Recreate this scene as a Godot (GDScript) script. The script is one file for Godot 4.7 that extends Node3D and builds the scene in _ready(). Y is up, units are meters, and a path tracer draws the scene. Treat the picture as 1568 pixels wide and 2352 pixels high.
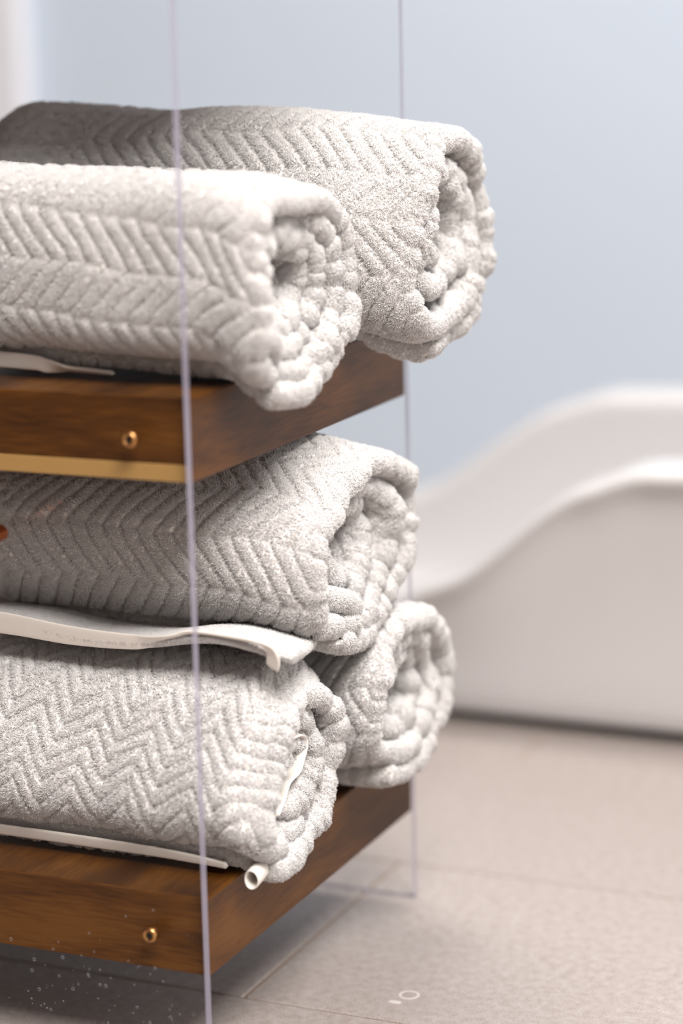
extends Node3D

# ---------------------------------------------------------------- shared state
var M := {}
var taken := {}
var rng := RandomNumberGenerator.new()
var tuft_mesh: ArrayMesh
const SHELF_X := -0.36          # rear edge of the shelves
const RACK_W := 0.304           # clear width between the two acrylic sides
const ACRYLIC := 0.0068
const THICK := 0.047
const SHELVES := [0.0634, 0.350, 0.700]

func _ready() -> void:
	rng.seed = 7
	# camera
	var cam := Camera3D.new()
	cam.name = "camera"
	var lens := CameraAttributesPhysical.new()
	lens.frustum_focal_length = 85.0
	lens.exposure_aperture = 2.4
	lens.frustum_focus_distance = 1.44
	cam.attributes = lens
	add_child(cam)
	cam.keep_aspect = Camera3D.KEEP_HEIGHT
	cam.fov = 23.92
	cam.near = 0.05
	cam.far = 50.0
	cam.position = Vector3(0.5997, 0.6101, 1.1445)
	cam.rotation_degrees = Vector3(-12.154, 24.072, -1.301)
	cam.current = true
	# surroundings
	var env := Environment.new()
	env.background_mode = Environment.BG_COLOR
	env.background_color = Color(0.0, 0.0, 0.0)
	env.tonemap_mode = Environment.TONE_MAPPER_LINEAR
	env.tonemap_exposure = 1.0
	env.sdfgi_enabled = true
	env.ssao_enabled = true
	env.ssil_enabled = true
	var we := WorldEnvironment.new()
	we.name = "world_environment"
	we.environment = env
	add_child(we)
	# ceiling panels: one above and behind the photographer, one over the tub
	make_materials()
	ceiling_panel("square ceiling light panel above the camera", Vector3(1.3, 2.5, 1.2), Vector2(1.3, 1.3), 14.4)
	ceiling_panel("square ceiling light panel above the white tub", Vector3(-0.25, 2.5, -0.7), Vector2(0.6, 0.6), 3.8)

	room()
	tub()
	rack()
	print("towels")
	towels()

# ---------------------------------------------------------------- helpers
func numbered(called: String) -> String:
	var k: int = taken.get(called, 0)
	taken[called] = k + 1
	return called if k == 0 else "%s_%03d" % [called, k]

func thing(called: String, label: String, category: String, group := "") -> Node3D:
	var o := Node3D.new()
	o.name = numbered(called)
	add_child(o)
	tag(o, label, category, group)
	return o

func tag(o: Node, label: String, category: String, group := "") -> void:
	o.set_meta("label", label)
	o.set_meta("category", category)
	if group:
		o.set_meta("group", group)

func put(called: String, mesh: Mesh, mat: Material, parent: Node = self, at := Vector3.ZERO) -> MeshInstance3D:
	var o := MeshInstance3D.new()
	o.name = called
	o.mesh = mesh
	if mat:
		o.material_override = mat
	o.position = at
	parent.add_child(o, true)
	return o

func struct(called: String, mesh: Mesh, mat: Material, at := Vector3.ZERO) -> MeshInstance3D:
	var o := put(called, mesh, mat, self, at)
	o.set_meta("kind", "structure")
	return o

# box with chamfered edges; UVs in metres, u runs along the length given by grain (0 = x, 2 = z)
func quad(st: SurfaceTool, a: Vector3, b: Vector3, c: Vector3, d: Vector3, n: Vector3, uva: Vector2, uvb: Vector2, uvc: Vector2, uvd: Vector2) -> void:
	var pts := [a, b, c, d]
	var uvs := [uva, uvb, uvc, uvd]
	var order := [0, 1, 2, 0, 2, 3]
	if (b - a).cross(c - a).dot(n) > 0.0:
		order = [0, 2, 1, 0, 3, 2]
	for k in order:
		st.set_normal(n)
		st.set_uv(uvs[k])
		st.add_vertex(pts[k])

func bevel_box(lo: Vector3, hi: Vector3, r: float, shift := Vector2.ZERO) -> ArrayMesh:
	var st := SurfaceTool.new()
	st.begin(Mesh.PRIMITIVE_TRIANGLES)
	var c := (lo + hi) * 0.5
	var h := (hi - lo) * 0.5
	for ax in 3:
		var u := (ax + 1) % 3
		var v := (ax + 2) % 3
		for s in [-1.0, 1.0]:
			var n := Vector3.ZERO
			n[ax] = s
			var pts := []
			var uvs := []
			for k in [[-1, -1], [1, -1], [1, 1], [-1, 1]]:
				var p := Vector3.ZERO
				p[ax] = h[ax] * s
				p[u] = (h[u] - r) * k[0]
				p[v] = (h[v] - r) * k[1]
				pts.append(c + p)
				uvs.append(box_uv(c + p - lo, ax) + shift)
			quad(st, pts[0], pts[1], pts[2], pts[3], n, uvs[0], uvs[1], uvs[2], uvs[3])
	# twelve chamfers
	for ax in 3:
		var u := (ax + 1) % 3
		var v := (ax + 2) % 3
		for su in [-1.0, 1.0]:
			for sv in [-1.0, 1.0]:
				var pts := []
				for k in [[-1.0, 0], [1.0, 0], [1.0, 1], [-1.0, 1]]:
					var p := Vector3.ZERO
					p[ax] = (h[ax] - r) * k[0]
					p[u] = (h[u] - (r if k[1] == 1 else 0.0)) * su
					p[v] = (h[v] - (0.0 if k[1] == 1 else r)) * sv
					pts.append(c + p)
				var n := Vector3.ZERO
				n[u] = su * 0.7071
				n[v] = sv * 0.7071
				quad(st, pts[0], pts[1], pts[2], pts[3], n, box_uv(pts[0] - lo, v) + shift, box_uv(pts[1] - lo, v) + shift, box_uv(pts[2] - lo, v) + shift, box_uv(pts[3] - lo, v) + shift)
	# eight corners
	for sx in [-1.0, 1.0]:
		for sy in [-1.0, 1.0]:
			for sz in [-1.0, 1.0]:
				var g := Vector3(sx, sy, sz)
				var a := c + Vector3(h.x, h.y - r, h.z - r) * g
				var b := c + Vector3(h.x - r, h.y, h.z - r) * g
				var d := c + Vector3(h.x - r, h.y - r, h.z) * g
				var n := g.normalized()
				var o := [a, b, d]
				if (b - a).cross(d - a).dot(n) > 0.0:
					o = [a, d, b]
				for p in o:
					st.set_normal(n)
					st.set_uv(box_uv(p - lo, 0) + shift)
					st.add_vertex(p)
	return st.commit()

func box_uv(p: Vector3, ax: int) -> Vector2:
	if ax == 2:
		return Vector2(p.x, p.y)          # end grain side: streaks run along x
	if ax == 0:
		return Vector2(p.z, p.y)
	return Vector2(p.z, p.x)

func grid_mesh(g: Array, close_u := false) -> ArrayMesh:
	# g: rows of PackedVector3Array, all equally long
	var rows := g.size()
	var cols: int = g[0].size()
	var pos := PackedVector3Array()
	for r in g:
		pos.append_array(r)
	var nor := PackedVector3Array()
	nor.resize(pos.size())
	for i in rows:
		var im: int = (i - 1 + rows) % rows if close_u else maxi(i - 1, 0)
		var ip: int = (i + 1) % rows if close_u else mini(i + 1, rows - 1)
		for j in cols:
			var a := pos[ip * cols + j] - pos[im * cols + j]
			var b := pos[i * cols + mini(j + 1, cols - 1)] - pos[i * cols + maxi(j - 1, 0)]
			nor[i * cols + j] = b.cross(a).normalized()
	var idx := PackedInt32Array()
	var last := rows if close_u else rows - 1
	for i in last:
		var i2 := (i + 1) % rows
		for j in cols - 1:
			var a := i * cols + j
			var b := i2 * cols + j
			idx.append_array([a, b, a + 1, b, b + 1, a + 1])
	var arr := []
	arr.resize(Mesh.ARRAY_MAX)
	arr[Mesh.ARRAY_VERTEX] = pos
	arr[Mesh.ARRAY_NORMAL] = nor
	arr[Mesh.ARRAY_INDEX] = idx
	var m := ArrayMesh.new()
	m.add_surface_from_arrays(Mesh.PRIMITIVE_TRIANGLES, arr)
	return m

func lathe(profile: PackedVector2Array, n: int) -> ArrayMesh:
	# profile: (radius, along z)
	var g := []
	for p in profile:
		var row := PackedVector3Array()
		for k in n + 1:
			var a := TAU * k / n
			row.append(Vector3(cos(a) * p.x, sin(a) * p.x, p.y))
		g.append(row)
	return grid_mesh(g)

# ---------------------------------------------------------------- materials
func mat(albedo: Color, rough: float) -> StandardMaterial3D:
	var m := StandardMaterial3D.new()
	m.albedo_color = albedo
	m.roughness = rough
	return m

func noise_tex(freq: float, oct: int, lo: Color, hi: Color, size := 512, seed_ := 1, stops := []) -> NoiseTexture2D:
	var n := FastNoiseLite.new()
	n.seed = seed_
	n.frequency = freq
	n.fractal_octaves = oct
	var t := NoiseTexture2D.new()
	t.width = size
	t.height = size
	t.seamless = true
	t.noise = n
	var r := Gradient.new()
	if stops.is_empty():
		r.set_color(0, lo)
		r.set_color(1, hi)
	else:
		r.offsets = PackedFloat32Array(stops.map(func(s): return s[0]))
		r.colors = PackedColorArray(stops.map(func(s): return s[1]))
	t.color_ramp = r
	return t

func wood_image(seed_: int) -> ImageTexture:
	var w := 1024
	var h := 1024
	var im := Image.create(w, h, false, Image.FORMAT_RGB8)
	var broad := FastNoiseLite.new()
	broad.seed = seed_
	broad.frequency = 1.0
	broad.fractal_octaves = 3
	var fine := FastNoiseLite.new()
	fine.seed = seed_ + 5
	fine.frequency = 1.0
	fine.fractal_octaves = 2
	var dark := Color(0.215, 0.115, 0.022)
	var mid := Color(0.320, 0.185, 0.045)
	var pale := Color(0.415, 0.260, 0.090)
	for y in h:
		var v := y / 1024.0
		for x in w:
			var u := x / 1024.0
			var b := broad.get_noise_2d(u * 1.6, v * 11.0) + 0.30 * broad.get_noise_2d(u * 4.0 + 31.0, v * 40.0)
			var f := fine.get_noise_2d(u * 14.0, v * 300.0)
			var t := clampf(0.5 + b * 0.85 + f * 0.38, 0.0, 1.0)
			im.set_pixel(x, y, dark.lerp(mid, clampf(t * 1.8, 0.0, 1.0)).lerp(pale, clampf(t * 1.8 - 1.0, 0.0, 1.0)))
	return ImageTexture.create_from_image(im)

func make_materials() -> void:
	var wall := mat(Color(0.795, 0.84, 0.893), 0.6)
	M.wall = wall
	M.panelling = mat(Color(0.33, 0.29, 0.27), 0.7)
	M.ceiling = mat(Color(0.88, 0.88, 0.88), 0.8)
	M.trim = mat(Color(0.9, 0.905, 0.93), 0.4)
	M.frame = mat(Color(0.9, 0.9, 0.9), 0.4)
	var glow := mat(Color(1, 1, 1), 0.5)
	glow.emission_enabled = true
	glow.emission = Color(1.0, 0.965, 0.93)
	glow.emission_energy_multiplier = 2.0
	M.glow = glow
	# limestone
	var stone := mat(Color(1, 1, 1), 0.42)
	stone.uv1_triplanar = true
	stone.uv1_world_triplanar = true
	stone.uv1_scale = Vector3(3.1, 3.1, 3.1)
	stone.albedo_texture = noise_tex(0.035, 5, Color(), Color(), 1024, 3, [[0.0, Color(0.60, 0.555, 0.53)], [0.35, Color(0.65, 0.610, 0.590)], [0.6, Color(0.67, 0.632, 0.616)], [1.0, Color(0.71, 0.687, 0.672)]])
	stone.detail_enabled = true
	stone.detail_blend_mode = BaseMaterial3D.BLEND_MODE_MUL
	stone.detail_uv_layer = BaseMaterial3D.DETAIL_UV_2
	stone.uv2_triplanar = true
	stone.uv2_world_triplanar = true
	stone.uv2_scale = Vector3(7.0, 7.0, 7.0)
	stone.detail_albedo = noise_tex(0.09, 3, Color(), Color(), 1024, 9, [[0.0, Color(0.66, 0.60, 0.54)], [0.22, Color(0.88, 0.85, 0.82)], [0.36, Color(0.97, 0.965, 0.96)], [0.75, Color(1, 1, 1)], [1.0, Color(1, 1, 1)]])
	M.stone = stone
	M.grout = mat(Color(0.60, 0.52, 0.45), 0.9)
	M.fossil = mat(Color(0.79, 0.765, 0.75), 0.5)
	M.tub = mat(Color(0.80, 0.79, 0.79), 0.22)
	M.plinth = mat(Color(0.35, 0.31, 0.28), 0.7)
	# walnut
	var walnut := mat(Color(1, 1, 1), 0.42)
	walnut.metallic_specular = 0.35
	walnut.albedo_texture = wood_image(11)
	walnut.uv1_scale = Vector3(2.2, 1.5, 1.0)
	M.walnut = walnut
	var sap := mat(Color(0.64, 0.50, 0.29), 0.5)
	M.sap = sap
	# acrylic
	var glass := mat(Color(0.97, 0.97, 1.0, 0.0), 0.02)
	glass.metallic_specular = 0.2
	glass.transparency = BaseMaterial3D.TRANSPARENCY_ALPHA
	M.acrylic = glass
	var edge := mat(Color(0.61, 0.59, 0.655, 0.7), 0.3)
	edge.transparency = BaseMaterial3D.TRANSPARENCY_ALPHA
	M.acrylic_edge = edge
	var spots := mat(Color(0.9, 0.9, 0.92, 0.2), 0.4)
	spots.transparency = BaseMaterial3D.TRANSPARENCY_ALPHA
	M.spots = spots
	var brass := mat(Color(0.76, 0.56, 0.36), 0.3)
	brass.metallic = 1.0
	M.brass = brass
	var copper := mat(Color(0.88, 0.50, 0.30), 0.3)
	copper.metallic = 1.0
	M.copper = copper
	M.socket = mat(Color(0.10, 0.07, 0.04), 0.6)
	# cotton
	var cotton := mat(Color(0.94, 0.925, 0.91), 0.95)
	cotton.metallic_specular = 0.2
	M.cotton = cotton
	var pile := mat(Color(0.975, 0.966, 0.962), 0.9)
	pile.metallic_specular = 0.25
	pile.backlight_enabled = true
	pile.backlight = Color(0.7, 0.69, 0.68)
	M.pile = pile
	var woven := mat(Color(0.925, 0.90, 0.87), 0.85)
	woven.metallic_specular = 0.3
	woven.heightmap_enabled = false
	woven.heightmap_scale = 0.03
	woven.heightmap_texture = noise_tex(0.25, 2, Color.BLACK, Color.WHITE, 256, 4)
	woven.uv1_triplanar = true
	woven.uv1_scale = Vector3(40, 40, 40)
	M.woven = woven

# ---------------------------------------------------------------- lights
func ceiling_panel(label: String, at: Vector3, size: Vector2, energy: float) -> void:
	var o := thing("ceiling_light", label, "ceiling light", "square ceiling light panels")
	o.position = at
	var f := 0.03
	for s in [-1.0, 1.0]:
		put("frame", bevel_box(Vector3(-size.x / 2 - f, -0.02, -0.015), Vector3(size.x / 2 + f, -0.001, 0.015), 0.003), M.frame, o, Vector3(0, 0, s * (size.y / 2 + f / 2)))
		put("frame", bevel_box(Vector3(-0.015, -0.02, -size.y / 2), Vector3(0.015, -0.001, size.y / 2), 0.003), M.frame, o, Vector3(s * (size.x / 2 + f / 2), 0, 0))
	put("diffuser", bevel_box(Vector3(-size.x / 2, -0.010, -size.y / 2), Vector3(size.x / 2, -0.001, size.y / 2), 0.001), M.glow, o)
	var l := AreaLight3D.new()
	l.name = "lamp"
	l.area_size = size
	l.light_energy = energy
	l.light_color = Color(1.0, 0.985, 0.97)
	l.shadow_enabled = true
	l.position = Vector3(0, -0.025, 0)
	l.rotation_degrees = Vector3(-90, 0, 0)
	o.add_child(l)

# ---------------------------------------------------------------- room
func room() -> void:
	var x0 := -1.9
	var x1 := 2.8
	var z0 := -1.6
	var z1 := 3.0
	var hgt := 2.5
	var t := 0.12
	struct("wall_back", bevel_box(Vector3(x0 - t, 0, z0 - t), Vector3(x1 + t, hgt, z0), 0.001), M.wall)
	struct("wall_front", bevel_box(Vector3(x0 - t, 0, z1), Vector3(x1 + t, hgt, z1 + t), 0.001), M.panelling)
	struct("wall_left", bevel_box(Vector3(x0 - t, 0, z0), Vector3(x0, hgt, z1), 0.001), M.panelling)
	struct("wall_right", bevel_box(Vector3(x1, 0, z0), Vector3(x1 + t, hgt, z1), 0.001), M.ceiling)
	struct("ceiling", bevel_box(Vector3(x0 - t, hgt, z0 - t), Vector3(x1 + t, hgt + t, z1 + t), 0.001), M.ceiling)
	struct("trim_1", bevel_box(Vector3(-1.30, 0, z0), Vector3(-1.045, hgt, z0 + 0.03), 0.008), M.trim)
	# floor: a grout bed with limestone tiles in running bond
	var fl := struct("floor", bevel_box(Vector3(x0 - t, -0.10, z0 - t), Vector3(x1 + t, -0.0015, z1 + t), 0.0005), M.grout)
	var pz := 0.2545
	var px := 0.509
	var g := 0.0011
	var whole := bevel_box(Vector3(g, -0.012, g), Vector3(px - g, 0.0, pz - g), 0.0009)
	var row := 0
	var z := -0.112 - pz * 6
	while z < z1 - 0.02:
		var zc0 := maxf(z, z0)
		var zc1 := minf(z + pz, z1)
		var start := -0.036 if absi(row) % 2 == 1 else -0.036 + px / 2
		var x := start - px * 4
		while x + px < x0:
			x += px
		while x < x1:
			var xc0 := maxf(x, x0)
			var xc1 := minf(x + px, x1)
			if xc1 - xc0 > 0.02 and zc1 - zc0 > 0.02:
				if xc1 - xc0 > px - 0.001 and zc1 - zc0 > pz - 0.001:
					put("tile", whole, M.stone, fl, Vector3(x, 0, z))
				else:
					put("tile", bevel_box(Vector3(xc0 + g, -0.012, zc0 + g), Vector3(xc1 - g, 0.0, zc1 - g), 0.0009), M.stone, fl)
			x += px
		z += pz
		row += 1

	var fossil := lathe(PackedVector2Array([Vector2(0.0050, 0.0), Vector2(0.0053, 0.0002), Vector2(0.0062, 0.0002), Vector2(0.0066, 0.0)]), 30)
	var fo := put("fossil", fossil, M.fossil, fl, Vector3(0.059, 0.0, -0.152))
	fo.rotation_degrees = Vector3(-90, 0, 0)
	fo.set_meta("label", "pale ring shaped fossil in the stone")
	var chip := put("fossil", lathe(PackedVector2Array([Vector2(0.0, 0.0002), Vector2(0.0036, 0.0002), Vector2(0.0042, 0.0)]), 7), M.fossil, fl, Vector3(0.055, 0.0, -0.139))
	chip.rotation_degrees = Vector3(-90, 0, 0)
	chip.scale = Vector3(1.1, 0.6, 1)

# ---------------------------------------------------------------- tub
func curve_at(pts: PackedVector2Array, x: float) -> float:
	for i in pts.size() - 1:
		if x <= pts[i + 1].x or i == pts.size() - 2:
			var f := clampf((x - pts[i].x) / (pts[i + 1].x - pts[i].x), 0.0, 1.0)
			f = f * f * (3.0 - 2.0 * f) * 0.35 + f * 0.65
			return lerpf(pts[i].y, pts[i + 1].y, f)
	return pts[-1].y

func tub() -> void:
	var o := thing("bathtub", "low white tub with sloping rounded rims behind the towel rack", "bathtub")
	# rim heights along the length, near side and far side
	var near_rim := PackedVector2Array([Vector2(-0.42, 0.07), Vector2(-0.24, 0.078), Vector2(-0.11, 0.137), Vector2(0.0, 0.218), Vector2(0.05, 0.236), Vector2(0.14, 0.240), Vector2(0.9, 0.240)])
	var far_rim := PackedVector2Array([Vector2(-0.6, 0.07), Vector2(-0.42, 0.078), Vector2(-0.29, 0.122), Vector2(-0.15, 0.212), Vector2(-0.10, 0.228), Vector2(-0.0, 0.232), Vector2(0.9, 0.232)])
	var g := []
	var n := 90
	for i in n + 1:
		var f := i / float(n)
		# section profile: outer near wall, near rim, basin, far rim, outer far wall
		var xn := lerpf(-0.40, 0.88, f)
		var xf := lerpf(-0.56, 0.88, f)
		var hn := curve_at(near_rim, xn)
		var hf := curve_at(far_rim, xf)
		var end := 1.0 - pow(absf(2.0 * f - 1.0), 10.0)
		var row := PackedVector3Array()
		var zn := lerpf(-0.80, -0.66, end)
		var zf := lerpf(-0.98, -1.10, end)
		var pr := []
		pr.append([0.0, 0.012, -0.035])
		pr.append([0.0, 0.02, -0.032])
		for k in 7:
			var u := k / 6.0
			pr.append([0.0, lerpf(0.03, hn - 0.02, u), -0.030 + 0.022 * u * u])
		for k in 5:          # near rim: rounded outer lip, flat top, rounded inner lip
			var a := lerpf(0.0, PI / 2, k / 4.0)
			pr.append([0.0, hn - 0.012 + 0.012 * sin(a), -0.010 + 0.012 * cos(a)])
		for k in 5:
			var a := lerpf(PI / 2, PI, k / 4.0)
			pr.append([0.0, hn - 0.012 + 0.012 * sin(a), -0.052 + 0.012 * cos(a)])
		for q in pr:
			row.append(Vector3(xn, q[1], zn + q[2]))
		var bn := zn - 0.064
		var bf := zf + 0.064
		for k in 6:          # steep inner wall
			var u := k / 5.0
			row.append(Vector3(xn, lerpf(hn - 0.02, 0.035, u), bn - 0.02 * u * u))
		for k in 5:
			var u := (k + 1) / 6.0
			row.append(Vector3(lerpf(xn, xf, u), 0.032, lerpf(bn - 0.02, bf + 0.02, u)))
		for k in 6:
			var u := 1.0 - k / 5.0
			row.append(Vector3(xf, lerpf(hf - 0.02, 0.035, u), bf + 0.02 * u * u))
		for k in 5:
			var a := lerpf(0.0, PI / 2, k / 4.0)
			row.append(Vector3(xf, hf - 0.012 + 0.012 * sin(a), zf + 0.052 + 0.012 * cos(a)))
		for k in 5:
			var a := lerpf(PI / 2, PI, k / 4.0)
			row.append(Vector3(xf, hf - 0.012 + 0.012 * sin(a), zf + 0.010 + 0.012 * cos(a)))
		for k in 7:
			var u := 1.0 - k / 6.0
			row.append(Vector3(xf, lerpf(0.012, hf - 0.02, u), zf + 0.030 - 0.022 * u * u))
		g.append(row)
	put("shell", grid_mesh(g), M.tub, o)
	put("plinth", bevel_box(Vector3(-0.30, 0.0, -1.0), Vector3(0.80, 0.03, -0.712), 0.003), M.plinth, o)

# ---------------------------------------------------------------- rack
func acrylic_panel(z0: float, z1: float, top: float) -> ArrayMesh:
	var x0 := SHELF_X
	var m := ArrayMesh.new()
	for part in 2:
		var st := SurfaceTool.new()
		st.begin(Mesh.PRIMITIVE_TRIANGLES)
		var e := Vector2.ZERO
		if part == 0:
			for z in [z0, z1]:
				quad(st, Vector3(x0, 0, z), Vector3(0, 0, z), Vector3(0, top, z), Vector3(x0, top, z), Vector3(0, 0, 1.0 if z == z1 else -1.0), e, e, e, e)
		else:
			for x in [x0, 0.0]:
				quad(st, Vector3(x, 0, z0), Vector3(x, 0, z1), Vector3(x, top, z1), Vector3(x, top, z0), Vector3(1.0 if x == 0.0 else -1.0, 0, 0), e, e, e, e)
			for y in [0.0, top]:
				quad(st, Vector3(x0, y, z0), Vector3(0, y, z0), Vector3(0, y, z1), Vector3(x0, y, z1), Vector3(0, 1.0 if y > 0.0 else -1.0, 0), e, e, e, e)
		st.commit(m)
	m.surface_set_material(0, M.acrylic)
	m.surface_set_material(1, M.acrylic_edge)
	return m

func rack() -> void:
	var o := thing("towel_rack", "walnut towel rack with three thick shelves between clear acrylic side panels", "rack")
	var top := SHELVES[2] as float + THICK
	for k in 3:
		var y: float = SHELVES[k]
		var front := 0.055 if k == 2 else 0.0          # the top board overhangs the front
		var sh := put("shelf", bevel_box(Vector3(SHELF_X, y, -RACK_W), Vector3(front, y + THICK, 0.0), 0.0008, Vector2(0.01 + 0.02 * k, 0.02 + 0.12 * k)), M.walnut, o)
		if k == 1:
			var strip := put("sapwood_strip", bevel_box(Vector3(SHELF_X + 0.001, y + 0.0003, -0.004), Vector3(-0.0012, y + 0.0098, 0.0006), 0.0003), M.sap, sh)
			strip.set_meta("label", "pale sapwood strip along the lower end edge")
	var screw := lathe(PackedVector2Array([Vector2(0.0, 0.0030), Vector2(0.0024, 0.0030), Vector2(0.0026, 0.0042), Vector2(0.0036, 0.0040), Vector2(0.0044, 0.0032), Vector2(0.0048, 0.0018), Vector2(0.0048, 0.0)]), 28)
	var hex := lathe(PackedVector2Array([Vector2(0.0, 0.0032), Vector2(0.0022, 0.0032)]), 6)
	for side in 2:
		var z0 := 0.0 if side == 0 else -RACK_W - ACRYLIC
		var pn := put("side_panel", acrylic_panel(z0, z0 + ACRYLIC, top), null, o)
		pn.set_meta("label", "clear acrylic side panel")
		for k in 3:
			for x in [-0.0325, SHELF_X + 0.0325]:
				var at := Vector3(x, SHELVES[k] + 0.0245, ACRYLIC + 0.0006 if side == 0 else -RACK_W - ACRYLIC - 0.0006)
				var s := put("screw", screw, M.brass, pn, at)
				var h := put("hex_socket", hex, M.socket, pn, at)
				if side == 1:
					s.rotation.y = PI
					h.rotation.y = PI
				s.set_meta("label", "brass button screw")
		if side == 0:
			pn.add_child(water_spots())
	# copper knob standing off the near panel
	var kn := put("knob", lathe(PackedVector2Array([Vector2(0.0, 0.020), Vector2(0.006, 0.0195), Vector2(0.009, 0.017), Vector2(0.0105, 0.013), Vector2(0.009, 0.009), Vector2(0.005, 0.006), Vector2(0.0045, -0.03)]), 32), M.copper, o, Vector3(-0.119, 0.316, ACRYLIC + 0.03))
	kn.set_meta("label", "copper knob")

func water_spots() -> MeshInstance3D:
	var st := SurfaceTool.new()
	st.begin(Mesh.PRIMITIVE_TRIANGLES)
	var r := RandomNumberGenerator.new()
	r.seed = 21
	for k in 230:
		var x := r.randf_range(-0.17, -0.004)
		var y := r.randf_range(0.004, 0.068)
		if r.randf() < 0.25:
			y = r.randf_range(0.0, 0.11)
		var s := 0.00025 + 0.0009 * pow(r.randf(), 4.0)
		var sy := s * r.randf_range(0.9, 1.3)
		var z := ACRYLIC + 0.0001
		var ring := s > 0.0006
		for j in 12:
			var a := TAU * j / 12.0
			var b := TAU * (j + 1) / 12.0
			var p := Vector3(x + cos(a) * s, y + sin(a) * sy, z)
			var q := Vector3(x + cos(b) * s, y + sin(b) * sy, z)
			var inner := 0.55 if ring else 0.0
			var pi_ := Vector3(x + cos(a) * s * inner, y + sin(a) * sy * inner, z + 0.0001)
			var qi := Vector3(x + cos(b) * s * inner, y + sin(b) * sy * inner, z + 0.0001)
			for v in ([p, pi_, q, q, pi_, qi] if ring else [p, pi_, q]):
				st.set_normal(Vector3.BACK)
				st.add_vertex(v)
	var o := MeshInstance3D.new()
	o.name = "water_spots"
	o.mesh = st.commit()
	o.material_override = M.spots
	o.set_meta("kind", "stuff")
	o.set_meta("label", "dried water spots")
	return o

# ---------------------------------------------------------------- towels
# A towel is a sheet rolled up: a spiral in the (z, y) plane swept along x, with a herringbone relief and a pile of short yarn tufts.
func make_tuft() -> void:
	var st := SurfaceTool.new()
	st.begin(Mesh.PRIMITIVE_TRIANGLES)
	var r := RandomNumberGenerator.new()
	r.seed = 5
	var fibres := 5
	for k in fibres:
		var a := TAU * (k + r.randf() * 0.6) / fibres
		var lean := r.randf_range(0.25, 0.75)
		var len_ := r.randf_range(0.75, 1.1)
		var base := Vector3(cos(a), 0.0, sin(a)) * r.randf_range(0.10, 0.28)
		var out := Vector3(cos(a), 0.0, sin(a))
		var pts := [base + Vector3(0, -0.15, 0), base + out * lean * 0.22 + Vector3(0, 0.45 * len_, 0), base + out * lean * 0.6 + Vector3(0, 0.85 * len_, 0), base + out * lean * 0.95 + Vector3(0, 1.0 * len_, 0)]
		var rad := [0.12, 0.135, 0.10, 0.0]
		var rows := []
		for i in 4:
			var ring := []
			for j in 4:
				var b := TAU * j / 3.0 + a
				ring.append([pts[i] + Vector3(cos(b), 0.0, sin(b)) * rad[i], Vector3(cos(b), 0.8, sin(b)).normalized()])
			rows.append(ring)
		for i in 3:
			for j in 3:
				for q in ([[i, j], [i, j + 1], [i + 1, j], [i, j + 1], [i + 1, j + 1], [i + 1, j]] if i < 2 else [[i, j], [i, j + 1], [i + 1, j]]):
					st.set_normal(rows[q[0]][q[1]][1])
					st.add_vertex(rows[q[0]][q[1]][0])
	tuft_mesh = st.commit()

func radius_table(poly: PackedVector2Array, c: Vector2) -> PackedFloat32Array:
	var n := 180
	var out := PackedFloat32Array()
	out.resize(n)
	for k in n:
		var a := TAU * k / n
		var d := Vector2(-sin(a), -cos(a))      # x = z axis, y = up; a = 0 points down, a quarter turn points away from the camera
		var far := 0.0
		for i in poly.size():
			var hit = Geometry2D.segment_intersects_segment(c, c + d * 2.0, poly[i], poly[(i + 1) % poly.size()])
			if hit != null:
				far = maxf(far, c.distance_to(hit))
		out[k] = far
	for pass_ in 5:
		var b := out.duplicate()
		for k in n:
			out[k] = (b[(k - 3 + n) % n] + b[(k - 1 + n) % n] + 2.0 * b[k] + b[(k + 1) % n] + b[(k + 3) % n]) / 6.0
	return out

func table_at(t: PackedFloat32Array, a: float) -> float:
	var f := fposmod(a / TAU, 1.0) * t.size()
	var i := int(f) % t.size()
	return lerpf(t[i], t[(i + 1) % t.size()], f - floorf(f))

func ridge(a: float, b: float, pitch: float, rowh: float, slope: float) -> float:
	var row := b / rowh
	var tri := absf(fposmod(row, 2.0) - 1.0)
	var f := fposmod((a + slope * tri * rowh) / pitch, 1.0)
	var d := absf(2.0 * f - 1.0)
	var e := absf(2.0 * fposmod(row, 1.0) - 1.0)
	d *= d
	e *= e
	e *= e
	return (1.0 - d * d * d) * (1.0 - 0.35 * e * e)

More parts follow.
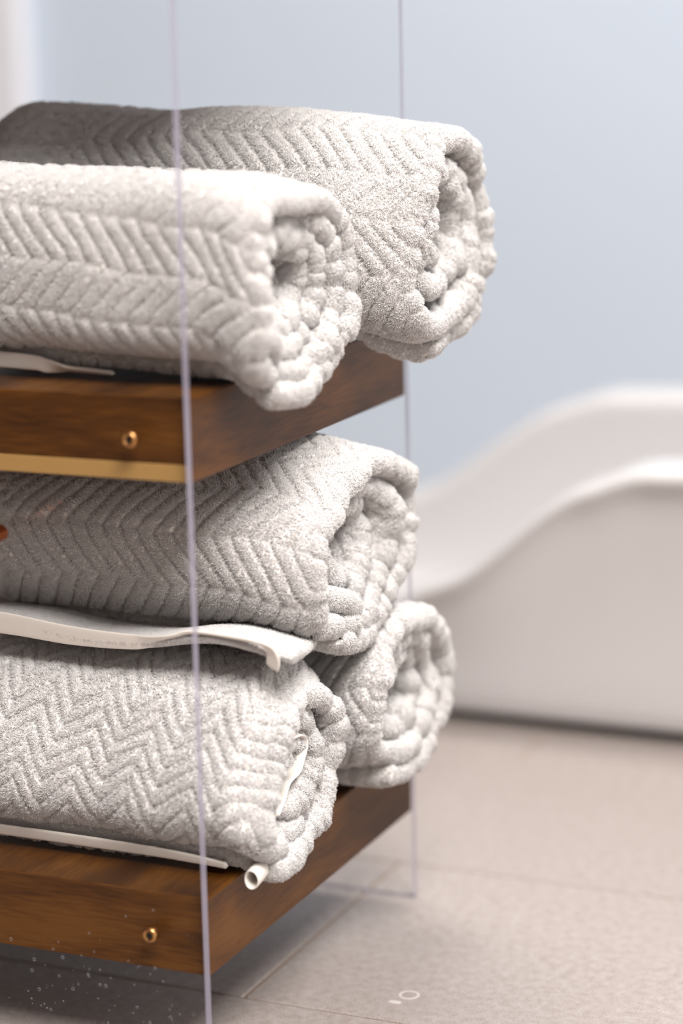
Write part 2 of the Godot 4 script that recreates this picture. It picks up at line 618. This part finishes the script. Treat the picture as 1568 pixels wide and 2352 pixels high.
func make_towel(p: Dictionary) -> Node3D:
	var root := thing("rolled_towel", p.label, "towel", "rolled towels on the rack")
	root.position = p.base
	var origin: Vector3 = p.base
	var poly: PackedVector2Array = p.contour
	var cmin := Vector2(9, 9)
	var cmax := Vector2(-9, -9)
	var cen := Vector2.ZERO
	for q in poly:
		cmin = cmin.min(q)
		cmax = cmax.max(q)
	cen = (cmin + cmax) * 0.5 + (p.centre as Vector2)
	var tab := radius_table(poly, cen)
	var body: Rect2 = p.body            # z and y extent inside the rack
	var sc := body.size / (cmax - cmin)
	var noise := FastNoiseLite.new()
	noise.seed = p.seed
	noise.frequency = 1.0
	noise.fractal_octaves = 2
	var half := 0.0042
	var pitch_l: float = p.layer
	var rise := 0.0036
	# --- spiral, sampled by arc length
	var th0: float = p.start
	var th1: float = TAU * (p.turns as float)
	var mids := PackedVector2Array()
	var turn := PackedFloat32Array()
	var arc := PackedFloat32Array()
	var th := th0
	var s := 0.0
	var prev := Vector2.ZERO
	var mean := 0.0
	for r in tab:
		mean += r / tab.size()
	while th < th1:
		var n := th / TAU
		var g := 0.0
		if n > 0.55:
			g = n if n > 0.95 else 0.95 * smoothstep(0.55, 0.95, n)
		g += 0.10 * noise.get_noise_2d(n * 3.0, 40.0) * clampf(n, 0.0, 1.0)
		var r := table_at(tab, th)
		var inner := clampf(1.0 - (half + rise + pitch_l * g) / mean, 0.10, 1.0)
		# inner turns are rounder and sit a little off centre
		var rr := lerpf(r, mean * 0.92, clampf((n - 0.8) * 0.28, 0.0, 0.7)) * inner
		var q := cen + Vector2(-sin(th), -cos(th)) * rr + (p.core as Vector2) * clampf((n - 0.7) / (p.turns - 0.7), 0.0, 1.0)
		q += Vector2(noise.get_noise_2d(n * 7.0, 3.0), noise.get_noise_2d(n * 7.0, 9.0)) * 0.004 * clampf(n - 0.5, 0.0, 1.0)
		if mids.size() > 0:
			s += prev.distance_to(q)
		prev = q
		mids.append(q)
		turn.append(n)
		arc.append(s)
		th += 0.0016 / maxf(rr, 0.006)
	var cnt := mids.size()
	var norms := PackedVector2Array()
	for i in cnt:
		var d := (mids[mini(i + 1, cnt - 1)] - mids[maxi(i - 1, 0)]).normalized()
		var nn := Vector2(-d.y, d.x)
		if nn.dot(mids[i] - cen) < 0.0 and turn[i] < 1.2:
			nn = -nn
		elif i > 0 and nn.dot(norms[i - 1]) < 0.0:
			nn = -nn
		norms.append(nn)
	# --- the sheet: for each point of the spiral a line of points along x: outside, round the rim, inside
	var xe: float = p.x_end
	var xl: float = p.x_left
	var pattern_turn: float = p.pattern_turn
	var ca := cos(pattern_turn)
	var sa := sin(pattern_turn)
	var pitch: float = p.pitch
	var rowh: float = p.row
	var slope: float = p.slope
	var all_pos := PackedVector3Array()
	var all_nor := PackedVector3Array()
	var all_idx := PackedInt32Array()
	var buf := PackedFloat32Array()
	var density: float = p.density
	var full := 0
	while full < cnt and turn[full] < 1.06:
		full += 1
	for block in 2:
		var i0 := 0 if block == 0 else full - 1
		var i1 := full if block == 0 else cnt
		if i1 - i0 < 3:
			continue
		# offsets from the rim along the sheet: (distance back from the rim, side)
		var back := []
		var deep: float = 0.055 if block == 1 else 0.03
		if block == 0:
			var x := xe - xl
			while x > 0.0:
				back.append([x, 1.0, 0.0])
				x -= 0.0016 if x < xe + 0.175 else 0.006
		else:
			var x := deep
			while x > 0.0:
				back.append([x, 1.0, 0.0])
				x -= 0.0016
		for k in 7:
			back.append([0.0, 0.0, PI / 2 - PI * k / 6.0])
		var xi := 0.0
		while xi < deep:
			xi += 0.0018
			back.append([xi, -1.0, 0.0])
		var cols := back.size()
		var first := all_pos.size()
		var caps := 7 if block == 0 else 0
		var rows := i1 - i0 + caps
		var kinds := PackedFloat32Array()
		kinds.resize(rows * cols)
		var pos := PackedVector3Array()
		pos.resize(rows * cols)
		for i in rows:
			var ii := i0 + maxi(i - caps, 0)
			var roll := PI / 2 * (i - caps) / maxf(caps, 1.0) if i < caps else 0.0     # round the free edge of the sheet
			var n := turn[ii]
			var m := mids[ii]
			var nn := norms[ii]
			var sx := arc[ii]
			# where this part of the edge ends
			var stick := 0.006 * noise.get_noise_2d(sx * 18.0, 70.0) + 0.0035 * noise.get_noise_2d(sx * 55.0, 90.0)
			if n > 0.75:
				stick += -0.006 * (n - 0.75) + 0.008 * noise.get_noise_2d(n * 2.3, 20.0)
			var x_rim := xe + stick + (p.skew as Vector2).dot(m - cen)
			for j in cols:
				var bk: Array = back[j]
				var side: float = bk[1]
				var x: float
				var off: float
				var rg := 1.0
				if side == 0.0:
					rg = ridge(ca * x_rim + sa * sx, -sa * x_rim + ca * sx, pitch, rowh, slope)
					var rad := half + rise * 0.5 * rg
					x = x_rim + rad * 0.9 * cos(bk[2])
					off = rad * sin(bk[2])
				else:
					x = x_rim - bk[0]
					var wx := x + 0.003 * noise.get_noise_2d(sx * 12.0, x * 12.0 + 5.0)
					var wy := sx + 0.003 * noise.get_noise_2d(sx * 12.0 + 50.0, x * 12.0)
					rg = ridge(ca * wx + sa * wy, -sa * wx + ca * wy, pitch, rowh, slope)
					var fade := clampf((bk[0] as float) / 0.006, 0.0, 1.0)
					off = side * (half + rise * lerpf(0.5 * rg, rg, fade))
				var lump := 0.0035 * noise.get_noise_3d(x * 9.0, m.x * 14.0, m.y * 14.0 + n * 2.0)
				off += lump
				# a rounded far end
				var q := m + nn * off
				if i < caps:
					var turn_in := 1.0 + 2.0 * roll / (PI / 2)
					var back_t := (mids[ii] - mids[ii + 2]).normalized()
					q = m + nn * (off * turn_in if side > 0.0 or (side == 0.0 and off > 0.0) else off)
					if side >= 0.0:
						q += back_t * half * sqrt(maxf(0.0, 1.0 - turn_in * turn_in)) * (1.0 if side > 0.0 else maxf(0.0, sin(bk[2])))
				var dome := (xl + 0.045 - x) / 0.045
				if dome > 0.0:
					q = cen + (q - cen) * sqrt(maxf(0.02, 1.0 - minf(dome, 1.0) * minf(dome, 1.0)))
				var w := smoothstep(p.morph_out as float, p.morph_in as float, x)
				var inside := body.position + (q - cmin) * sc
				inside.y += (p.tilt as float) * (x - xe)
				q = q.lerp(inside, w)
				# the overhanging end sags in front of the shelf
				if x > 0.0:
					var low := clampf((cen.y - m.y) / (cen.y - cmin.y), 0.0, 1.2)
					q.y -= (p.sag as float) * low * low * smoothstep(0.0, 0.025, x) * (1.0 - 0.7 * smoothstep(0.035, 0.07, x))
				pos[i * cols + j] = Vector3(x, q.y, q.x) - origin
				kinds[i * cols + j] = rg
		# normals
		var nor := PackedVector3Array()
		nor.resize(rows * cols)
		for i in rows:
			for j in cols:
				var a := pos[mini(i + 1, rows - 1) * cols + j] - pos[maxi(i - 1, 0) * cols + j]
				var b := pos[i * cols + mini(j + 1, cols - 1)] - pos[i * cols + maxi(j - 1, 0)]
				var nr := a.cross(b).normalized()
				nor[i * cols + j] = nr
		# orientation: the outside must look away from the roll
		var probe := (rows / 3) * cols + 4
		var pn := norms[i0 + rows / 3 - caps]
		var flip := nor[probe].dot(Vector3(0, pn.y, pn.x)) < 0.0
		if flip:
			for k in nor.size():
				nor[k] = -nor[k]
		all_pos.append_array(pos)
		all_nor.append_array(nor)
		var idx := PackedInt32Array()
		idx.resize((rows - 1) * (cols - 1) * 6)
		var w_ := 0
		for i in rows - 1:
			for j in cols - 1:
				var a := first + i * cols + j
				var b := a + cols
				if flip:
					idx[w_] = a; idx[w_ + 1] = b; idx[w_ + 2] = a + 1
					idx[w_ + 3] = b; idx[w_ + 4] = b + 1; idx[w_ + 5] = a + 1
				else:
					idx[w_] = a; idx[w_ + 1] = a + 1; idx[w_ + 2] = b
					idx[w_ + 3] = b; idx[w_ + 4] = a + 1; idx[w_ + 5] = b + 1
				w_ += 6
		all_idx.append_array(idx)
		# pile
		var hem: float = p.hem
		var toward_viewer := Vector3(0.43, 0.25, 0.87)       # the sides turned well away from the room stay bare
		for i in rows - 1:
			var n := turn[i0 + maxi(i - caps, 0)]
			for j in cols - 1:
				var bk: Array = back[j]
				var depth: float = bk[0]
				var side: float = bk[1]
				if side == 1.0 and block == 1 and depth > 0.016:
					continue
				if side == -1.0 and depth > (0.045 if n > (p.turns as float) - 1.0 else 0.014):
					continue
				var k := i * cols + j
				var p0 := pos[k]
				if p0.x + origin.x < (p.pile_left as float):
					continue
				if nor[k].dot(toward_viewer) < -0.50 and side == 1.0:
					continue
				if arc[i0 + maxi(i - caps, 0)] < hem and side != 0.0:
					continue
				var du := pos[k + cols] - p0
				var dv := pos[k + 1] - p0
				var want := du.cross(dv).length() * 1e6 * density
				if side == 0.0:
					want *= 1.2
				var num := int(want + rng.randf())
				for t in num:
					var u := rng.randf()
					var v := rng.randf()
					var at := p0 + du * u + dv * v
					var nv := nor[k]
					var len_ := (0.0013 + 0.0006 * rng.randf()) * (0.45 + 0.55 * kinds[k])
					if side == 0.0:
						len_ *= 1.15
					var lean := Vector3(rng.randf() - 0.5, rng.randf() - 0.5, rng.randf() - 0.5)
					var y := (nv + lean * 0.8).normalized()
					var x_ := y.cross(lean + Vector3(0.01, 0.5, 0.02)).normalized()
					var z_ := x_.cross(y)
					var wd := len_ * 0.97
					buf.append_array(PackedFloat32Array([x_.x * wd, y.x * len_, z_.x * wd, at.x, x_.y * wd, y.y * len_, z_.y * wd, at.y, x_.z * wd, y.z * len_, z_.z * wd, at.z]))
	var arr := []
	arr.resize(Mesh.ARRAY_MAX)
	arr[Mesh.ARRAY_VERTEX] = all_pos
	arr[Mesh.ARRAY_NORMAL] = all_nor
	arr[Mesh.ARRAY_INDEX] = all_idx
	var mesh := ArrayMesh.new()
	mesh.add_surface_from_arrays(Mesh.PRIMITIVE_TRIANGLES, arr)
	put("cloth", mesh, M.cotton, root)
	var mm := MultiMesh.new()
	mm.transform_format = MultiMesh.TRANSFORM_3D
	mm.mesh = tuft_mesh
	mm.instance_count = buf.size() / 12
	mm.buffer = buf
	var mi := MultiMeshInstance3D.new()
	mi.name = "pile"
	mi.multimesh = mm
	mi.material_override = M.pile
	mi.set_meta("kind", "stuff")
	root.add_child(mi)
	print(p.label, "  verts ", all_pos.size(), "  tufts ", mm.instance_count)
	return root

# a flat woven hem: an oval section swept along a path
func ribbon(path: PackedVector3Array, wides: Array, thick: float, acrosses: Array) -> ArrayMesh:
	var c := Curve3D.new()
	for i in path.size():
		var d := (path[mini(i + 1, path.size() - 1)] - path[maxi(i - 1, 0)]) / 6.0
		c.add_point(path[i], -d, d)
	c.bake_interval = 0.001
	var len_ := c.get_baked_length()
	var at_point := PackedFloat32Array()
	for q in path:
		at_point.append(c.get_closest_offset(q))
	var g := []
	var n := int(len_ / 0.0015) + 2
	for i in n:
		var o := len_ * i / (n - 1)
		var k := 0
		while k < path.size() - 2 and at_point[k + 1] < o:
			k += 1
		var f := clampf((o - at_point[k]) / maxf(at_point[k + 1] - at_point[k], 0.0001), 0.0, 1.0)
		var wide := lerpf(wides[mini(k, wides.size() - 1)], wides[mini(k + 1, wides.size() - 1)], f)
		var across: Vector3 = (acrosses[mini(k, acrosses.size() - 1)] as Vector3).lerp(acrosses[mini(k + 1, acrosses.size() - 1)], f)
		var p := c.sample_baked(o, true)
		var t := (c.sample_baked(minf(o + 0.001, len_), true) - c.sample_baked(maxf(o - 0.001, 0.0), true)).normalized()
		var a := (across - t * across.dot(t)).normalized()
		var b := t.cross(a)
		var e := 1.0 if i > 0 and i < n - 1 else 0.02
		var row := PackedVector3Array()
		for j in 21:
			var an := TAU * j / 20.0
			var cs := cos(an)
			var sn := sin(an)
			row.append(p + a * signf(cs) * pow(absf(cs), 0.6) * wide * 0.5 * e + b * signf(sn) * pow(absf(sn), 0.6) * thick * 0.5 * e)
		g.append(row)
	return grid_mesh(g)

func terry_on(mesh: ArrayMesh, parent: Node3D, density: float, wanted: Callable) -> void:
	var arr := mesh.surface_get_arrays(0)
	var pos: PackedVector3Array = arr[Mesh.ARRAY_VERTEX]
	var nor: PackedVector3Array = arr[Mesh.ARRAY_NORMAL]
	var idx: PackedInt32Array = arr[Mesh.ARRAY_INDEX]
	var buf := PackedFloat32Array()
	for t in idx.size() / 3:
		var a := pos[idx[t * 3]]
		if not wanted.call(a):
			continue
		var u := pos[idx[t * 3 + 1]] - a
		var v := pos[idx[t * 3 + 2]] - a
		for k in int(u.cross(v).length() * 0.5e6 * density + rng.randf()):
			var f := rng.randf()
			var g := rng.randf() * (1.0 - f)
			var at := a + u * f + v * g
			var lean := Vector3(rng.randf() - 0.5, rng.randf() - 0.5, rng.randf() - 0.5)
			var len_ := 0.0013 + 0.0006 * rng.randf()
			var y := (nor[idx[t * 3]] + lean * 0.8).normalized()
			var x_ := y.cross(lean + Vector3(0.01, 0.5, 0.02)).normalized()
			var z_ := x_.cross(y)
			var wd := len_ * 0.97
			buf.append_array(PackedFloat32Array([x_.x * wd, y.x * len_, z_.x * wd, at.x, x_.y * wd, y.y * len_, z_.y * wd, at.y, x_.z * wd, y.z * len_, z_.z * wd, at.z]))
	var mm := MultiMesh.new()
	mm.transform_format = MultiMesh.TRANSFORM_3D
	mm.mesh = tuft_mesh
	mm.instance_count = buf.size() / 12
	mm.buffer = buf
	var mi := MultiMeshInstance3D.new()
	mi.name = "flap_pile"
	mi.multimesh = mm
	mi.material_override = M.pile
	mi.set_meta("kind", "stuff")
	parent.add_child(mi)

func shifted(path: Array, by: Vector3) -> PackedVector3Array:
	var out := PackedVector3Array()
	for q in path:
		out.append(q - by)
	return out

func towels() -> void:
	make_tuft()
	var d := 0.86
	# upper shelf, near the camera
	var a := make_towel({
		"label": "rolled white herringbone towel at the near end of the upper shelf", "seed": 3, "base": Vector3(0.0, 0.398, -0.08),
		"contour": PackedVector2Array([Vector2(-0.028, 0.505), Vector2(-0.119, 0.499), Vector2(-0.146, 0.487), Vector2(-0.157, 0.465), Vector2(-0.157, 0.434), Vector2(-0.149, 0.415), Vector2(-0.112, 0.394), Vector2(-0.098, 0.389), Vector2(-0.071, 0.384), Vector2(-0.021, 0.390), Vector2(-0.002, 0.404), Vector2(-0.007, 0.434), Vector2(-0.012, 0.459), Vector2(-0.018, 0.482), Vector2(-0.022, 0.497)]),
		"centre": Vector2(0.0, 0.0), "core": Vector2(-0.004, 0.006), "body": Rect2(-0.152, 0.400, 0.145, 0.110), "tilt": -0.03,
		"x_end": 0.030, "x_left": -0.27, "morph_out": 0.03, "morph_in": -0.004, "sag": 0.0, "skew": Vector2.ZERO,
		"start": -0.55, "turns": 3.6, "layer": 0.0112, "hem": 0.0, "pile_left": -0.185, "pattern_turn": 0.06, "pitch": 0.0125, "row": 0.029, "slope": 0.85, "density": d})
	var b := make_towel({
		"label": "rolled white towel at the far end of the upper shelf, its left half shaded", "seed": 14, "base": Vector3(0.0, 0.398, -0.23),
		"contour": PackedVector2Array([Vector2(-0.232, 0.530), Vector2(-0.275, 0.518), Vector2(-0.303, 0.495), Vector2(-0.312, 0.450), Vector2(-0.297, 0.418), Vector2(-0.267, 0.400), Vector2(-0.233, 0.396), Vector2(-0.176, 0.389), Vector2(-0.170, 0.405), Vector2(-0.172, 0.442), Vector2(-0.182, 0.477), Vector2(-0.199, 0.504), Vector2(-0.217, 0.523)]),
		"centre": Vector2(0.004, 0.0), "core": Vector2(0.0, 0.012), "body": Rect2(-0.300, 0.400, 0.142, 0.137), "tilt": -0.03,
		"x_end": 0.056, "x_left": -0.262, "morph_out": 0.06, "morph_in": 0.0, "sag": 0.010, "skew": Vector2.ZERO,
		"start": -0.35, "turns": 3.0, "layer": 0.0130, "hem": 0.0, "pile_left": -0.262, "pattern_turn": -0.10, "pitch": 0.0125, "row": 0.029, "slope": 0.85, "density": d})
	# lower shelf
	var c := make_towel({
		"label": "rolled white towel resting on two others under the upper shelf", "seed": 25, "base": Vector3(0.0, 0.22, -0.15),
		"contour": PackedVector2Array([Vector2(-0.190, 0.336), Vector2(-0.230, 0.323), Vector2(-0.255, 0.302), Vector2(-0.254, 0.284), Vector2(-0.242, 0.256), Vector2(-0.204, 0.233), Vector2(-0.169, 0.214), Vector2(-0.130, 0.221), Vector2(-0.080, 0.241), Vector2(-0.078, 0.263), Vector2(-0.084, 0.292), Vector2(-0.102, 0.309), Vector2(-0.148, 0.326)]),
		"centre": Vector2(0.0, 0.0), "core": Vector2(0.008, 0.008), "body": Rect2(-0.240, 0.223, 0.168, 0.125), "tilt": 0.0,
		"x_end": 0.026, "x_left": -0.27, "morph_out": 0.03, "morph_in": -0.02, "sag": 0.0, "skew": Vector2.ZERO,
		"start": -0.75, "turns": 3.0, "layer": 0.0125, "hem": 0.0, "pile_left": -0.185, "pattern_turn": 0.0, "pitch": 0.0122, "row": 0.027, "slope": 0.85, "density": d})
	var e := make_towel({
		"label": "rolled white zigzag towel at the near end of the bottom shelf", "seed": 36, "base": Vector3(0.0, 0.111, -0.08),
		"contour": PackedVector2Array([Vector2(-0.115, 0.211), Vector2(-0.143, 0.193), Vector2(-0.147, 0.163), Vector2(-0.144, 0.147), Vector2(-0.129, 0.130), Vector2(-0.118, 0.119), Vector2(-0.084, 0.109), Vector2(-0.036, 0.105), Vector2(-0.016, 0.122), Vector2(-0.026, 0.146), Vector2(-0.034, 0.160), Vector2(-0.050, 0.182), Vector2(-0.058, 0.194), Vector2(-0.080, 0.209)]),
		"centre": Vector2(0.0, 0.0), "core": Vector2(0.0, 0.006), "body": Rect2(-0.150, 0.1145, 0.144, 0.112), "tilt": 0.0,
		"x_end": 0.018, "x_left": -0.27, "morph_out": 0.018, "morph_in": 0.0, "sag": 0.0, "skew": Vector2.ZERO,
		"start": -0.6, "turns": 2.7, "layer": 0.0120, "hem": 0.0, "pile_left": -0.185, "pattern_turn": 1.80, "pitch": 0.0105, "row": 0.0185, "slope": 0.95, "density": d})
	var f := make_towel({
		"label": "rolled white towel at the far end of the bottom shelf", "seed": 47, "base": Vector3(0.0, 0.111, -0.22),
		"contour": PackedVector2Array([Vector2(-0.210, 0.231), Vector2(-0.258, 0.222), Vector2(-0.288, 0.191), Vector2(-0.295, 0.163), Vector2(-0.272, 0.134), Vector2(-0.231, 0.119), Vector2(-0.184, 0.122), Vector2(-0.150, 0.140), Vector2(-0.148, 0.164), Vector2(-0.155, 0.200), Vector2(-0.180, 0.221)]),
		"centre": Vector2(0.0, 0.0), "core": Vector2(0.0, 0.006), "body": Rect2(-0.300, 0.1145, 0.145, 0.107), "tilt": 0.0,
		"x_end": 0.034, "x_left": -0.27, "morph_out": 0.035, "morph_in": -0.02, "sag": 0.0, "skew": Vector2.ZERO,
		"start": -0.6, "turns": 2.7, "layer": 0.0130, "hem": 0.0, "pile_left": -0.185, "pattern_turn": 0.0, "pitch": 0.0125, "row": 0.027, "slope": 0.8, "density": d * 0.8})
	# woven hems
	var left := Vector3(0, 1, 0.25)
	var flat := Vector3(0, 0.45, 0.9)
	var h := put("hem", ribbon(shifted([Vector3(-0.22, 0.247, -0.052), Vector3(-0.1561, 0.2450, -0.052), Vector3(-0.1115, 0.2415, -0.052), Vector3(-0.0677, 0.2415, -0.052), Vector3(-0.0447, 0.2465, -0.052), Vector3(-0.0304, 0.2505, -0.052), Vector3(-0.0052, 0.2500, -0.051), Vector3(0.0120, 0.2485, -0.050), Vector3(0.0190, 0.2445, -0.051), Vector3(0.0205, 0.2385, -0.052), Vector3(0.0185, 0.2325, -0.054)], Vector3(0.0, 0.22, -0.15)), [0.015, 0.015, 0.013, 0.010, 0.007, 0.006, 0.006, 0.007, 0.009, 0.010, 0.009], 0.0018, [left, left, left, left, flat, flat, flat, flat, Vector3(0.7, 0.5, 0.5), Vector3(1.0, 0.1, 0.3), Vector3(1.0, 0, 0.3)]), M.woven, c)
	h.set_meta("label", "smooth woven hem")
	var flap := ribbon(shifted([Vector3(-0.22, 0.2415, -0.085), Vector3(-0.1561, 0.2420, -0.085), Vector3(-0.1115, 0.2360, -0.085), Vector3(-0.0677, 0.2360, -0.085), Vector3(-0.0304, 0.2420, -0.085), Vector3(-0.0052, 0.2420, -0.085), Vector3(0.0240, 0.2345, -0.090)], Vector3(0.0, 0.22, -0.15)), [0.066], 0.005, [Vector3(0, 0.16, 1)])
	put("flap", flap, M.cotton, c)
	terry_on(flap, c, 1.2, func(q: Vector3) -> bool: return q.x > -0.185)
	put("hem", ribbon(shifted([Vector3(-0.2, 0.1210, -0.035), Vector3(-0.1429, 0.1210, -0.035), Vector3(-0.0984, 0.1207, -0.035), Vector3(-0.0550, 0.1202, -0.035), Vector3(-0.0267, 0.1190, -0.035), Vector3(-0.0044, 0.1170, -0.036)], Vector3(0.0, 0.111, -0.08)), [0.0075, 0.0075, 0.0075, 0.007, 0.006, 0.004], 0.0022, [left]), M.woven, e)
	put("hem", ribbon(shifted([Vector3(-0.2, 0.4085, -0.038), Vector3(-0.1257, 0.4065, -0.038), Vector3(-0.1116, 0.4045, -0.039), Vector3(-0.0978, 0.4030, -0.041), Vector3(-0.0699, 0.4010, -0.044)], Vector3(0.0, 0.398, -0.08)), [0.010, 0.010, 0.009, 0.007, 0.004], 0.0026, [left, left, left, flat, flat]), M.woven, a)
	# the hem showing in the core of the near roll, and the open hem loop under it
	var core := []
	for q in [[0.1789, -0.0668], [0.1823, -0.0802], [0.1803, -0.096], [0.1737, -0.1018], [0.1654, -0.0963], [0.1593, -0.0898], [0.1569, -0.0762], [0.1488, -0.0679], [0.1413, -0.0584]]:
		core.append(Vector3(0.007, q[0], q[1]))
	put("hem", ribbon(shifted(core, Vector3(0.0, 0.111, -0.08)), [0.022], 0.0018, [Vector3(1, 0, 0)]), M.woven, e)
	var loop := []
	for k in 15:
		var an := TAU * k / 12.0 + 0.6
		loop.append(Vector3(0.0130 + 0.0042 * cos(an), 0.1140 + 0.0052 * sin(an), -0.038))
	put("hem", ribbon(shifted(loop, Vector3(0.0, 0.111, -0.08)), [0.022], 0.0014, [Vector3(0.15, 0, 1)]), M.woven, e)
